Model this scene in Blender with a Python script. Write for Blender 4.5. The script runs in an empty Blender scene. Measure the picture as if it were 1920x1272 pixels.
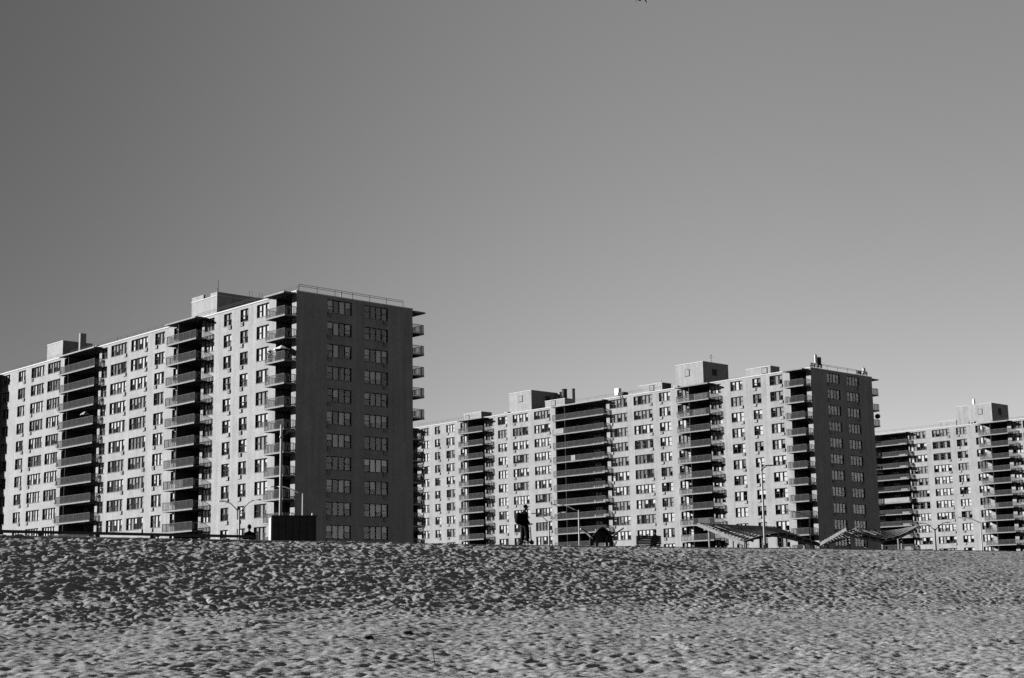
import bpy, bmesh, math, random
import numpy as np
from mathutils import Vector, Matrix

R = math.radians
scene = bpy.context.scene
COL = scene.collection

# ------------------------------------------------------------------ camera
cam_d = bpy.data.cameras.new("camera")
cam = bpy.data.objects.new("camera", cam_d)
COL.objects.link(cam)
cam_d.sensor_width = 36.0
cam_d.lens = 2803.0 / 1920.0 * 36.0
cam_d.clip_start = 0.5
cam_d.clip_end = 9000
cam.matrix_world = Matrix.Rotation(math.pi / 2 + 0.177359, 4, 'X') @ Matrix.Rotation(-0.0160837, 4, 'Z')
scene.camera = cam

# ------------------------------------------------------------------ light
SUN_EL = R(18.4)
SUN_AZ = math.atan2(-0.982, 0.189)          # clockwise from +Y
sun_vec = Vector((math.sin(SUN_AZ) * math.cos(SUN_EL), math.cos(SUN_AZ) * math.cos(SUN_EL), math.sin(SUN_EL)))
SKY_STRENGTH = 0.05
SUN_STRENGTH = 5.0

world = bpy.data.worlds.new("World")
scene.world = world
world.use_nodes = True
wn, wl = world.node_tree.nodes, world.node_tree.links
wn.clear()
sky = wn.new("ShaderNodeTexSky")
sky.sky_type = 'NISHITA'
sky.sun_disc = False
sky.sun_elevation = SUN_EL
sky.sun_rotation = SUN_AZ % (2 * math.pi)
sky.air_density = 1.0
sky.dust_density = 0.0
sky.ozone_density = 1.0
sep = wn.new("ShaderNodeSeparateColor")
wl.new(sky.outputs[0], sep.inputs[0])


def wmath(op, a, b, c=None):
    n = wn.new("ShaderNodeMath")
    n.operation = op
    for i, v in enumerate((a, b, c)):
        if v is None:
            continue
        if isinstance(v, (int, float)):
            n.inputs[i].default_value = v
        else:
            wl.new(v, n.inputs[i])
    return n.outputs[0]


# black-and-white film behind a red filter
grey = sep.outputs[0]
tc = wn.new("ShaderNodeTexCoord")
dot = wn.new("ShaderNodeVectorMath")
dot.operation = 'DOT_PRODUCT'
wl.new(tc.outputs["Generated"], dot.inputs[0])
dot.inputs[1].default_value = (1.0, 0.0, 0.0)
mr = wn.new("ShaderNodeMapRange")            # the sky is deepest towards the upper left and pales smoothly to the right
mr.interpolation_type = 'SMOOTHSTEP'
mr.inputs[1].default_value = -0.43
mr.inputs[2].default_value = 0.2
mr.inputs[3].default_value = 0.235
mr.inputs[4].default_value = 0.80
wl.new(dot.outputs["Value"], mr.inputs[0])
sxyz = wn.new("ShaderNodeSeparateXYZ")
wl.new(tc.outputs["Generated"], sxyz.inputs[0])
fac = wmath('MULTIPLY', mr.outputs[0], wmath('MULTIPLY_ADD', sxyz.outputs[2], 0.75, 0.88))
val = wmath('MULTIPLY', grey, fac)
bg = wn.new("ShaderNodeBackground")
bg.inputs[1].default_value = SKY_STRENGTH
wl.new(val, bg.inputs[0])
wo = wn.new("ShaderNodeOutputWorld")
wl.new(bg.outputs[0], wo.inputs[0])

sun_d = bpy.data.lights.new("sun", 'SUN')
sun_d.energy = SUN_STRENGTH
sun_d.angle = R(0.5)
sun_d.color = (1.0, 1.0, 1.0)               # black-and-white film: neutral
sun_o = bpy.data.objects.new("sun", sun_d)
sun_o.rotation_mode = 'QUATERNION'
sun_o.rotation_quaternion = sun_vec.to_track_quat('Z', 'Y')
sun_o.location = sun_vec * 300
COL.objects.link(sun_o)

vs = scene.view_settings
vs.view_transform = 'Standard'
vs.look = 'None'
vs.gamma = 1.0
vs.use_curve_mapping = False
vs.exposure = 2.12
scene.cycles.max_bounces = 6
scene.cycles.diffuse_bounces = 0
scene.cycles.use_denoising = False
scene.cycles.transparent_max_bounces = 8


# ------------------------------------------------------------------ materials
def nmat(name):
    m = bpy.data.materials.new(name)
    m.use_nodes = True
    nt = m.node_tree
    return m, nt, nt.nodes["Principled BSDF"], nt.nodes, nt.links


def g3(v):
    return (v, v, v, 1.0)


def mat_noise(name, v, var=0.25, scale=3.0, rough=0.85, detail=6.0, spec=0.2, bump=0.0, bscale=40.0, metallic=0.0):
    m, nt, b, N, L = nmat(name)
    t = N.new("ShaderNodeTexCoord")
    n = N.new("ShaderNodeTexNoise")
    n.inputs["Scale"].default_value = scale
    n.inputs["Detail"].default_value = detail
    L.new(t.outputs["Object"], n.inputs["Vector"])
    r = N.new("ShaderNodeMapRange")
    r.inputs[1].default_value = 0.25
    r.inputs[2].default_value = 0.75
    r.inputs[3].default_value = v * (1 - var)
    r.inputs[4].default_value = v * (1 + var)
    L.new(n.outputs["Fac"], r.inputs[0])
    L.new(r.outputs[0], b.inputs["Base Color"])
    b.inputs["Roughness"].default_value = rough
    b.inputs["Metallic"].default_value = metallic
    b.inputs["Specular IOR Level"].default_value = spec
    if bump:
        n2 = N.new("ShaderNodeTexNoise")
        n2.inputs["Scale"].default_value = bscale
        n2.inputs["Detail"].default_value = 5
        L.new(t.outputs["Object"], n2.inputs["Vector"])
        bp = N.new("ShaderNodeBump")
        bp.inputs["Strength"].default_value = bump
        bp.inputs["Distance"].default_value = 0.03
        L.new(n2.outputs["Fac"], bp.inputs["Height"])
        L.new(bp.outputs[0], b.inputs["Normal"])
    return m


def mat_brick(name, v):
    m, nt, b, N, L = nmat(name)
    t = N.new("ShaderNodeTexCoord")
    s = N.new("ShaderNodeSeparateXYZ")
    L.new(t.outputs["Object"], s.inputs[0])
    add = N.new("ShaderNodeMath")
    L.new(s.outputs[0], add.inputs[0])
    L.new(s.outputs[1], add.inputs[1])
    c = N.new("ShaderNodeCombineXYZ")
    L.new(add.outputs[0], c.inputs[0])
    L.new(s.outputs[2], c.inputs[1])
    br = N.new("ShaderNodeTexBrick")
    br.inputs["Scale"].default_value = 1.0
    br.inputs["Brick Width"].default_value = 0.3
    br.inputs["Row Height"].default_value = 0.1
    br.inputs["Mortar Size"].default_value = 0.01
    br.inputs["Color1"].default_value = g3(v * 0.90)
    br.inputs["Color2"].default_value = g3(v * 1.12)
    br.inputs["Mortar"].default_value = g3(v * 1.05)
    L.new(c.outputs[0], br.inputs["Vector"])
    # weather: broad blotches and faint vertical streaks
    n1 = N.new("ShaderNodeTexNoise")
    n1.inputs["Scale"].default_value = 0.35
    n1.inputs["Detail"].default_value = 8
    n1.inputs["Roughness"].default_value = 0.65
    L.new(c.outputs[0], n1.inputs["Vector"])
    mp = N.new("ShaderNodeMapping")
    mp.inputs["Scale"].default_value = (1.6, 0.08, 1)
    L.new(c.outputs[0], mp.inputs["Vector"])
    n2 = N.new("ShaderNodeTexNoise")
    n2.inputs["Scale"].default_value = 1.0
    n2.inputs["Detail"].default_value = 5
    L.new(mp.outputs[0], n2.inputs["Vector"])
    ad = N.new("ShaderNodeMath")
    L.new(n1.outputs["Fac"], ad.inputs[0])
    L.new(n2.outputs["Fac"], ad.inputs[1])
    r = N.new("ShaderNodeMapRange")
    r.inputs[1].default_value = 0.6
    r.inputs[2].default_value = 1.4
    r.inputs[3].default_value = 0.72
    r.inputs[4].default_value = 1.24
    L.new(ad.outputs[0], r.inputs[0])
    mx = N.new("ShaderNodeMix")
    mx.data_type = 'RGBA'
    mx.blend_type = 'MULTIPLY'
    mx.inputs["Factor"].default_value = 1.0
    L.new(br.outputs["Color"], mx.inputs[6])
    L.new(r.outputs[0], mx.inputs[7])
    L.new(mx.outputs[2], b.inputs["Base Color"])
    b.inputs["Roughness"].default_value = 0.9
    b.inputs["Specular IOR Level"].default_value = 0.15
    bp = N.new("ShaderNodeBump")
    bp.inputs["Strength"].default_value = 0.4
    bp.inputs["Distance"].default_value = 0.01
    L.new(br.outputs["Fac"], bp.inputs["Height"])
    bp.invert = True
    L.new(bp.outputs[0], b.inputs["Normal"])
    return m


def mat_glass(name):
    m = bpy.data.materials.new(name)
    m.use_nodes = True
    N, L = m.node_tree.nodes, m.node_tree.links
    N.clear()
    o = N.new("ShaderNodeOutputMaterial")
    mix = N.new("ShaderNodeMixShader")
    tr = N.new("ShaderNodeBsdfTransparent")
    tr.inputs[0].default_value = g3(0.92)
    gl = N.new("ShaderNodeBsdfGlossy")
    gl.inputs["Roughness"].default_value = 0.03
    gl.inputs["Color"].default_value = g3(0.9)
    fr = N.new("ShaderNodeLayerWeight")
    fr.inputs["Blend"].default_value = 0.25
    hf = N.new("ShaderNodeMath")
    hf.operation = 'MULTIPLY'
    hf.inputs[1].default_value = 0.35          # weaker mirror reflection
    L.new(fr.outputs["Facing"], hf.inputs[0])
    L.new(hf.outputs[0], mix.inputs[0])
    L.new(tr.outputs[0], mix.inputs[1])
    L.new(gl.outputs[0], mix.inputs[2])
    L.new(mix.outputs[0], o.inputs[0])
    return m


def mat_sand():
    m, nt, b, N, L = nmat("sand")
    t = N.new("ShaderNodeTexCoord")
    n = N.new("ShaderNodeTexNoise")
    n.inputs["Scale"].default_value = 0.5
    n.inputs["Detail"].default_value = 9
    n.inputs["Roughness"].default_value = 0.7
    L.new(t.outputs["Object"], n.inputs["Vector"])
    r = N.new("ShaderNodeMapRange")
    r.inputs[1].default_value = 0.3
    r.inputs[2].default_value = 0.7
    r.inputs[3].default_value = SAND * 0.85
    r.inputs[4].default_value = SAND * 1.15
    L.new(n.outputs["Fac"], r.inputs[0])
    L.new(r.outputs[0], b.inputs["Base Color"])
    b.inputs["Roughness"].default_value = 0.95
    b.inputs["Specular IOR Level"].default_value = 0.1
    n2 = N.new("ShaderNodeTexNoise")
    n2.inputs["Scale"].default_value = 9.0
    n2.inputs["Detail"].default_value = 6
    n2.inputs["Roughness"].default_value = 0.6
    L.new(t.outputs["Object"], n2.inputs["Vector"])
    bp = N.new("ShaderNodeBump")
    bp.inputs["Strength"].default_value = 0.5
    bp.inputs["Distance"].default_value = 0.05
    L.new(n2.outputs["Fac"], bp.inputs["Height"])
    L.new(bp.outputs[0], b.inputs["Normal"])
    return m


SAND = 0.115
M = {
    'brick': mat_brick("buff_brick", 0.128),
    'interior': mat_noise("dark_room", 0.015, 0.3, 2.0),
    'frame': mat_noise("bronze_window_frame", 0.03, 0.2, 5.0, 0.8, spec=0.02),
    'blind_white': mat_noise("white_blind", 0.27, 0.08, 6.0, 0.8),
    'blind_grey': mat_noise("grey_curtain", 0.12, 0.25, 9.0, 0.9),
    'blind_mid': mat_noise("mid_grey_blind", 0.06, 0.3, 5.0, 0.9),  # mid-grey tone for blinds and lower-sash screens
    'glass': mat_glass("window_glass"),
    'coping': mat_noise("pale_coping", 0.22, 0.1, 2.0),
    'concrete': mat_noise("balcony_concrete", 0.115, 0.18, 1.2, 0.9, spec=0.05),
    'rail': mat_noise("painted_railing", 0.05, 0.25, 1.5, 0.85, spec=0.03),
    'rail_pale': mat_noise("pale_railing", 0.13, 0.15, 1.5, 0.85, spec=0.03),
    'ac': mat_noise("air_conditioner_case", 0.17, 0.3, 1.1, 0.85, spec=0.05),
    'ac_dark': mat_noise("air_conditioner_grille", 0.06, 0.3, 3.0, 0.85, spec=0.05),
    'roofing': mat_noise("roofing", 0.09, 0.3, 0.7),
    'darkmetal': mat_noise("dark_metal", 0.03, 0.3, 3.0, 0.8, spec=0.08),
    'metal': mat_noise("galvanised_metal", 0.17, 0.15, 2.0, 0.7, spec=0.1),
    'wood': mat_noise("weathered_wood", 0.085, 0.3, 2.5),
    'cloth': mat_noise("black_cloth", 0.004, 0.3, 9.0, 0.95, spec=0.03),
    'skin': mat_noise("skin", 0.07, 0.15, 9.0, 0.7, spec=0.1),
    'white': mat_noise("white_paint", 0.4, 0.06, 3.0, 0.7),
    'rubber': mat_noise("rubber", 0.01, 0.2, 8.0, 0.8),
    'leaf': mat_noise("leaf", 0.05, 0.4, 9.0, 0.7),
    'ground': mat_noise("asphalt", 0.09, 0.3, 0.3),
    'paving': mat_noise("boardwalk_paving", 0.2, 0.2, 0.6),
    'twig': mat_noise("driftwood", 0.02, 0.4, 6.0),
    'sand': mat_sand(),
}


# ------------------------------------------------------------------ mesh helpers
class MB:
    def __init__(self):
        self.v, self.f, self.m, self.mats = [], [], [], []

    def mi(self, key):
        if key not in self.mats:
            self.mats.append(key)
        return self.mats.index(key)

    def quad(self, a, b, c, d, mat):
        i = len(self.v)
        self.v += [a, b, c, d]
        self.f.append((i, i + 1, i + 2, i + 3))
        self.m.append(self.mi(mat))

    def hexa(self, p, mat):
        """p: 8 points, bottom ring 0-3 (ccw from above), top ring 4-7"""
        i = len(self.v)
        self.v += [tuple(q) for q in p]
        k = self.mi(mat)
        for f in ((3, 2, 1, 0), (4, 5, 6, 7), (0, 1, 5, 4), (1, 2, 6, 5), (2, 3, 7, 6), (3, 0, 4, 7)):
            self.f.append(tuple(i + j for j in f))
            self.m.append(k)

    def box(self, x0, x1, y0, y1, z0, z1, mat):
        if x0 > x1: x0, x1 = x1, x0
        if y0 > y1: y0, y1 = y1, y0
        if z0 > z1: z0, z1 = z1, z0
        self.hexa([(x0, y0, z0), (x1, y0, z0), (x1, y1, z0), (x0, y1, z0),
                   (x0, y0, z1), (x1, y0, z1), (x1, y1, z1), (x0, y1, z1)], mat)

    def beam(self, a, b, w, h, mat, up=(0, 0, 1)):
        """rectangular bar from a to b, w wide sideways, h along up"""
        a, b = Vector(a), Vector(b)
        d = (b - a).normalized()
        s = d.cross(Vector(up))
        if s.length < 1e-4:
            s = Vector((1, 0, 0))
        s.normalize()
        u = s.cross(d).normalized()
        s, u = s * (w / 2), u * (h / 2)
        self.hexa([a - s - u, a + s - u, b + s - u, b - s - u, a - s + u, a + s + u, b + s + u, b - s + u], mat)

    def tube(self, pts, rad, mat, n=8, cap=True):
        pts = [Vector(p) for p in pts]
        if isinstance(rad, (int, float)):
            rad = [rad] * len(pts)
        base = len(self.v)
        k = self.mi(mat)
        prev = None
        for i, p in enumerate(pts):
            d = (pts[min(i + 1, len(pts) - 1)] - pts[max(i - 1, 0)]).normalized()
            s = d.cross(Vector((0.03, 0.02, 1)))
            if s.length < 0.05:
                s = d.cross(Vector((1, 0, 0)))
            s.normalize()
            if prev is not None and s.dot(prev) < 0:
                s = -s
            prev = s
            u = s.cross(d)
            for j in range(n):
                a = 2 * math.pi * j / n
                q = p + (s * math.cos(a) + u * math.sin(a)) * rad[i]
                self.v.append(tuple(q))
        for i in range(len(pts) - 1):
            for j in range(n):
                a, b = base + i * n + j, base + i * n + (j + 1) % n
                self.f.append((a, b, b + n, a + n))
                self.m.append(k)
        if cap:
            self.f.append(tuple(base + j for j in reversed(range(n))))
            self.m.append(k)
            e = base + (len(pts) - 1) * n
            self.f.append(tuple(e + j for j in range(n)))
            self.m.append(k)

    def ball(self, c, r, mat, nu=10, nv=7):
        if isinstance(r, (int, float)):
            r = (r, r, r)
        base = len(self.v)
        k = self.mi(mat)
        for i in range(nv + 1):
            th = math.pi * i / nv
            for j in range(nu):
                ph = 2 * math.pi * j / nu
                self.v.append((c[0] + r[0] * math.sin(th) * math.cos(ph), c[1] + r[1] * math.sin(th) * math.sin(ph),
                               c[2] + r[2] * math.cos(th)))
        for i in range(nv):
            for j in range(nu):
                a, b = base + i * nu + j, base + i * nu + (j + 1) % nu
                self.f.append((a, a + nu, b + nu, b))
                self.m.append(k)

    def mesh(self, name, smooth=False):
        me = bpy.data.meshes.new(name)
        me.from_pydata([tuple(v) for v in self.v], [], self.f)
        for k in self.mats:
            me.materials.append(M[k])
        me.polygons.foreach_set("material_index", self.m)
        if smooth:
            me.polygons.foreach_set("use_smooth", [True] * len(self.f))
        me.update()
        return me


def link(name, me, parent=None, loc=(0, 0, 0), rz=0.0):
    o = bpy.data.objects.new(name, me)
    COL.objects.link(o)
    o.parent = parent
    o.location = loc
    if rz:
        o.rotation_euler = (0, 0, rz)
    return o


def empty(name, loc, rz=0.0):
    o = link(name, None, None, loc, rz)
    o.empty_display_size = 0.5
    return o


def tag(o, label=None, cat=None, group=None, kind=None):
    if label: o["label"] = label
    if cat: o["category"] = cat
    if group: o["group"] = group
    if kind: o["kind"] = kind
    return o


# ------------------------------------------------------------------ terrain
EY, EX = 0.683, 0.730                       # the shore runs along (EX, EY); buildings stand square to it
OX, OY = 0.43, 68.2                         # a point of the berm's crest
NX, NY = 0.683, -0.730                      # down the beach, towards the water


def st(s, t):
    return (OX + NX * s + EX * t, OY + NY * s + EY * t)


def crest_z(t):
    return np.interp(t, [-40, -25, 0, 43, 80], [2.66, 2.68, 2.74, 3.06, 3.3])


def beach_base(s, t):
    """smooth beach profile: crest, berm slope, flatter foreshore"""
    w = np.clip((t + 5) / 45.0, 0, 1)
    w = w * w * (3 - 2 * w)
    sf = 12.2 + 14.8 * w
    zf = -0.15 - 0.8 * w
    cz = crest_z(t)
    z = np.zeros_like(s)
    for off in (-1.6, -0.8, 0.0, 0.8, 1.6):
        q = s + off
        a = np.where(q <= 0, cz, cz + (zf - cz) * np.clip(q / sf, 0, 1))
        s2 = np.maximum(28.0, sf + 5)
        b = zf + (-1.3 - zf) * np.clip((q - sf) / (s2 - sf), 0, 1)
        c = -1.3 - 0.018 * np.maximum(q - s2, 0)
        z += np.where(q <= sf, a, np.where(q <= s2, b, c)) / 5.0
    return z


def build_sand():
    rng = np.random.default_rng(7)
    h = 0.05
    T = np.arange(-50, 75, h)
    S = np.arange(-1.2, 40.5, h)
    nT, nS = len(T), len(S)
    tt, ss = np.meshgrid(T, S)              # rows: S
    z = beach_base(ss, tt)

    def field(l0, l1, seed):
        r2 = np.random.default_rng(seed)
        F = np.fft.rfft2(r2.standard_normal((nS, nT)))
        ky = np.fft.fftfreq(nS, h)[:, None]
        kx = np.fft.rfftfreq(nT, h)[None, :]
        k = np.sqrt(ky * ky + kx * kx)
        a = np.exp(-((np.log(np.maximum(k, 1e-6)) - math.log(1 / math.sqrt(l0 * l1))) / (0.5 * math.log(l1 / l0) + 1e-6)) ** 2)
        f = np.fft.irfft2(F * a, s=(nS, nT))
        return f / f.std()

    # how trampled the sand is: deepest on the berm at the left, calmer to the right and at the berm's foot
    w = np.clip((tt + 22) / 55.0, 0, 1)
    w = w * w * (3 - 2 * w)
    amp = 1.25 - 0.75 * w
    edge = 13.5 + 9.0 * w + 1.3 * field(4.0, 12.0, 9)
    flat = 1 / (1 + np.exp(-(ss - edge) / 1.1))
    near = np.clip((ss - 19.0 - 7 * w) / 6.0, 0, 1)
    amp = amp * (1 - flat * (0.5 - 0.14 * near)) * (1 + 0.18 * field(1.5, 4.0, 10))
    z += amp * (0.011 * field(0.2, 0.4, 1) + 0.014 * field(0.5, 1.0, 2) + 0.006 * field(0.11, 0.18, 3))
    z += 0.022 * field(3.0, 8.0, 4) * np.clip(ss / 3, 0, 1)
    # footprints
    n = int((T[-1] - T[0]) * (S[-1] - S[0]) * 18.0)
    ct = rng.uniform(T[0], T[-1], n)
    cs = rng.uniform(S[0], S[-1], n)
    ang = rng.normal(0.3, 0.7, n)
    la = rng.uniform(0.075, 0.165, n)
    lb = la * rng.uniform(0.55, 0.95, n)
    dp = la * rng.uniform(0.25, 0.62, n)
    K = int(0.2 / h)
    bowls = np.zeros_like(z)
    xc, yc = OX + NX * cs + EX * ct, OY + NY * cs + EY * ct
    seen = np.nonzero((yc > 21) & (np.abs(xc) < 0.36 * yc + 5))[0]
    for i in seen:
        a, b = int((ct[i] - T[0]) / h), int((cs[i] - S[0]) / h)
        x0, x1, y0, y1 = max(a - K, 0), min(a + K + 1, nT), max(b - K, 0), min(b + K + 1, nS)
        dx = tt[y0:y1, x0:x1] - ct[i]
        dy = ss[y0:y1, x0:x1] - cs[i]
        c, s_ = math.cos(ang[i]), math.sin(ang[i])
        r = np.sqrt(((dx * c + dy * s_) / la[i]) ** 2 + ((-dx * s_ + dy * c) / lb[i]) ** 2)
        w_ = bowls[y0:y1, x0:x1]
        np.minimum(w_, dp[i] * (r * r - 1), out=w_)      # bowls that overlap leave sharp ridges between them
    g = bowls.copy()
    for ax in (0, 1):
        g = (np.roll(g, 1, ax) + 2 * g + np.roll(g, -1, ax)) / 4
    z += 1.15 * amp * (g + 0.047)
    # keep the crest from poking through the boardwalk's edge
    z = np.where(ss < 0.5, np.minimum(z, crest_z(tt) + 0.07), z)
    X = OX + NX * ss + EX * tt
    Y = OY + NY * ss + EY * tt
    keep = (Y > 22) & (np.abs(X) < 0.36 * Y + 4.0)
    idx = -np.ones(nS * nT, dtype=np.int64)
    q = keep[:-1, :-1] & keep[1:, :-1] & keep[:-1, 1:] & keep[1:, 1:]
    jj, ii = np.nonzero(q)
    a = jj * nT + ii
    faces = np.stack([a, a + nT, a + nT + 1, a + 1], 1)
    used = np.unique(faces)
    idx[used] = np.arange(len(used))
    faces = idx[faces]
    co = np.stack([X.ravel(), Y.ravel(), z.ravel()], 1)[used]
    me = bpy.data.meshes.new("beach_sand")
    me.vertices.add(len(co))
    me.vertices.foreach_set("co", co.ravel())
    me.loops.add(faces.size)
    me.loops.foreach_set("vertex_index", faces.ravel())
    me.polygons.add(len(faces))
    me.polygons.foreach_set("loop_start", np.arange(0, faces.size, 4))
    me.polygons.foreach_set("loop_total", np.full(len(faces), 4))
    me.polygons.foreach_set("use_smooth", np.ones(len(faces), dtype=bool))
    me.materials.append(M['sand'])
    me.update(calc_edges=True)
    me.validate()
    o = link("beach_sand", me)
    return tag(o, "trampled beach sand rising to a berm", "sand", kind="structure")


build_sand()


def build_outer():
    # the rest of the beach, coarser, around and under the trampled part
    s = np.concatenate([np.arange(-1.2, 36, 1.2), np.arange(37, 120, 8), [400, 2500]])
    t = np.concatenate([[-2500, -600, -250], np.arange(-120, 150, 2.5), [250, 600, 2500]])
    tt, ss = np.meshgrid(t, s)
    z = beach_base(ss, tt) - 0.35
    z = np.maximum(z, -4.0)
    b = MB()
    nT = len(t)
    for j in range(len(s)):
        for i in range(nT):
            b.v.append((OX + NX * ss[j, i] + EX * tt[j, i], OY + NY * ss[j, i] + EY * tt[j, i], z[j, i]))
    k = b.mi('sand')
    for j in range(len(s) - 1):
        for i in range(nT - 1):
            b.f.append((j * nT + i, (j + 1) * nT + i, (j + 1) * nT + i + 1, j * nT + i + 1))
            b.m.append(k)
    tag(link("beach", b.mesh("beach", True)), "wide open beach beyond the trampled sand", "beach", kind="structure")
    b = MB()
    q = [st(-1.2, -2500), st(-1.2, 2500), st(-5000, 2500), st(-5000, -2500)]
    b.quad(*[(x, y, 2.0) for x, y in q], 'ground')
    tag(link("ground", b.mesh("ground")), "level ground behind the beach", "ground", kind="structure")
    b = MB()
    ts = np.arange(-120, 170, 10.0)
    for t0 in ts:
        t1 = t0 + 10
        z0, z1 = float(crest_z(t0)) + 0.02, float(crest_z(t1)) + 0.02
        a, c, d, e = st(-22, t0), st(-0.25, t0), st(-0.25, t1), st(-22, t1)
        b.hexa([(*a, 2.0), (*c, 2.0), (*d, 2.0), (*e, 2.0), (*a, z0), (*c, z0), (*d, z1), (*e, z1)], 'paving')
    tag(link("boardwalk", b.mesh("boardwalk")), "raised boardwalk along the top of the beach", "boardwalk", kind="structure")


build_outer()

# ------------------------------------------------------------------ apartment buildings
H = 2.74            # storey height
WH = 1.62           # window height
BASE = 2.0
LEN = 107.5
WID = 17.9
NROW = 11
TYPES = {           # lights: D double hung, F fixed
    '2': (1.82, "DD"), '3': (2.68, "DFD"), '4': (3.66, "DFFD"), '5': (4.60, "DFDFD"), '1': (0.95, "D"),
}
ECACHE = {}


def lights(kind, w):
    pat = TYPES[kind][1]
    n = len(pat)
    f = 0.05
    cell = (w - 2 * f) / n
    return [(f + i * cell, f + (i + 1) * cell, pat[i]) for i in range(n)]


def window_meshes(kind, w, h):
    key = (kind, round(w, 2), round(h, 2))
    if key in ECACHE:
        return ECACHE[key]
    F = MB()
    y0, y1 = -0.21, -0.13
    F.box(0, w, y0, y1, -h, -h + 0.06, 'frame')
    F.box(0, w, y0, y1, -0.06, 0, 'frame')
    F.box(0, 0.05, y0, y1, -h + 0.06, -0.06, 'frame')
    F.box(w - 0.05, w, y0, y1, -h + 0.06, -0.06, 'frame')
    L = lights(kind, w)
    for i, (a, b, p) in enumerate(L):
        if i:
            F.box(a - 0.045, a + 0.045, y0, y1 + 0.01, -h + 0.06, -0.06, 'frame')
        if p == 'D':
            F.box(a + 0.045, b - 0.045, y0 - 0.01, y1 - 0.01, -h / 2 - 0.03, -h / 2 + 0.03, 'frame')
    F.box(-0.04, w + 0.04, -0.12, 0.05, -h - 0.05, -h - 0.002, 'concrete')   # sill
    G = MB()
    G.quad((0.02, -0.17, -0.02), (w - 0.02, -0.17, -0.02), (w - 0.02, -0.17, -h + 0.02), (0.02, -0.17, -h + 0.02), 'glass')
    panes = []
    for a, b, p in L:
        Q = MB()
        Q.quad((a + 0.02, -0.17, -0.04), (b - 0.02, -0.17, -0.04), (b - 0.02, -0.17, -h + 0.04), (a + 0.02, -0.17, -h + 0.04), 'glass')
        panes.append(Q.mesh("pane"))
    var = []
    for s in range(16):
        rg = random.Random(hash((kind, s)) if False else s * 31 + len(kind) * 7 + int(w * 10))
        Bm = MB()
        q0 = rg.random()
        tone = 'blind_white' if q0 < 0.58 else 'blind_grey' if q0 < 0.84 else 'blind_mid'
        mood = rg.random()
        for a, b, p in L:
            m_ = tone if rg.random() < 0.8 else rg.choice(('blind_white', 'blind_grey', 'blind_mid'))
            r = rg.random()
            if p == 'D':
                fr = 0.5 if r < 0.62 else 0.3 if r < 0.7 else 0.72 if r < 0.82 else 1.0 if r < 0.93 else 0.0
            else:
                fr = 1.0 if r < 0.8 else 0.6 if r < 0.92 else 0.0
            if mood < 0.07:
                fr *= 0.25
            if fr > 0.02:
                Bm.box(a + 0.03, b - 0.03, -0.26, -0.245, -h * fr + (0.05 if fr == 1 else 0), -0.03, m_)
            if fr < 0.97 and rg.random() < 0.62:   # half curtain or screen behind the lower sash
                lo = 'blind_mid' if rg.random() < 0.6 else 'blind_grey'
                c0, c1 = (a + 0.03, b - 0.03) if rg.random() < 0.7 else (a + 0.03, (a + b) / 2)
                Bm.box(c0, c1, -0.30, -0.28, -h + 0.05, -h * fr - 0.02, lo)
        if not Bm.v:
            Bm.box(0.06, 0.3, -0.26, -0.245, -0.3, -0.03, 'blind_grey')
        var.append(Bm.mesh("blind"))
    ECACHE[key] = (F.mesh("window"), G.mesh("glazing"), panes, var)
    return ECACHE[key]


def bright_blind(kind, w, h):
    B = MB()
    for a, b, p in lights(kind, w):
        fr = 1.0 if p == 'F' else 0.5
        B.box(a + 0.03, b - 0.03, -0.24, -0.225, -h * fr + 0.04, -0.03, 'white')
    return B.mesh("blind")


def ac_mesh(k):
    b = MB()
    b.box(0, 0.68, -0.06, 0.13, -0.44, 0, 'ac')
    b.box(0.05, 0.63, 0.132, 0.14, -0.38, -0.05, 'ac_dark' if k == 1 else 'ac')
    for i in range(5):
        b.box(0.05, 0.63, 0.141, 0.155, -0.37 + i * 0.065, -0.345 + i * 0.065, 'ac')
    return b.mesh("air_conditioner")


ACM = [ac_mesh(0), ac_mesh(1)]
RAILCACHE = {}


def railing_mesh(w, d, pale=(), solid=(), spacing=0.2):
    key = (round(w, 2), round(d, 2), tuple(pale), tuple(solid))
    if key in RAILCACHE:
        return RAILCACHE[key]
    b = MB()
    hh = 1.08
    y = d - 0.06

    def run(fixed, a0, a1, axis):
        def bx(p0, p1, q0, q1, z0, z1, m):
            if axis == 'x': b.box(p0, p1, q0, q1, z0, z1, m)
            else: b.box(q0, q1, p0, p1, z0, z1, m)
        bx(a0, a1, fixed - 0.03, fixed + 0.03, hh - 0.05, hh, 'rail')
        bx(a0, a1, fixed - 0.02, fixed + 0.02, 0.08, 0.12, 'rail')
        n = max(2, int(round((a1 - a0) / spacing)))
        for i in range(n + 1):
            c = a0 + (a1 - a0) * i / n
            m = 'rail'
            wd = 0.03
            if i % 8 == 0 or i == n:
                wd = 0.042
            if axis == 'x':
                for (p0, p1) in pale:
                    if p0 * w <= c <= p1 * w:
                        m = 'rail_pale'
            bx(c - wd, c + wd, fixed - 0.012, fixed + 0.012, 0.0 if wd > 0.035 else 0.121, hh - 0.051, m)
        if axis == 'x':
            for (p0, p1) in solid:
                bx(p0 * w, p1 * w, fixed + 0.035, fixed + 0.05, 0.05, hh - 0.02, 'rail_pale')

    run(y, 0.05, w - 0.05, 'x')
    run(0.05, 0.0, y - 0.03, 'y')
    run(w - 0.05, 0.0, y - 0.03, 'y')
    RAILCACHE[key] = b.mesh("railing")
    return RAILCACHE[key]


DOORC = {}


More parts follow.
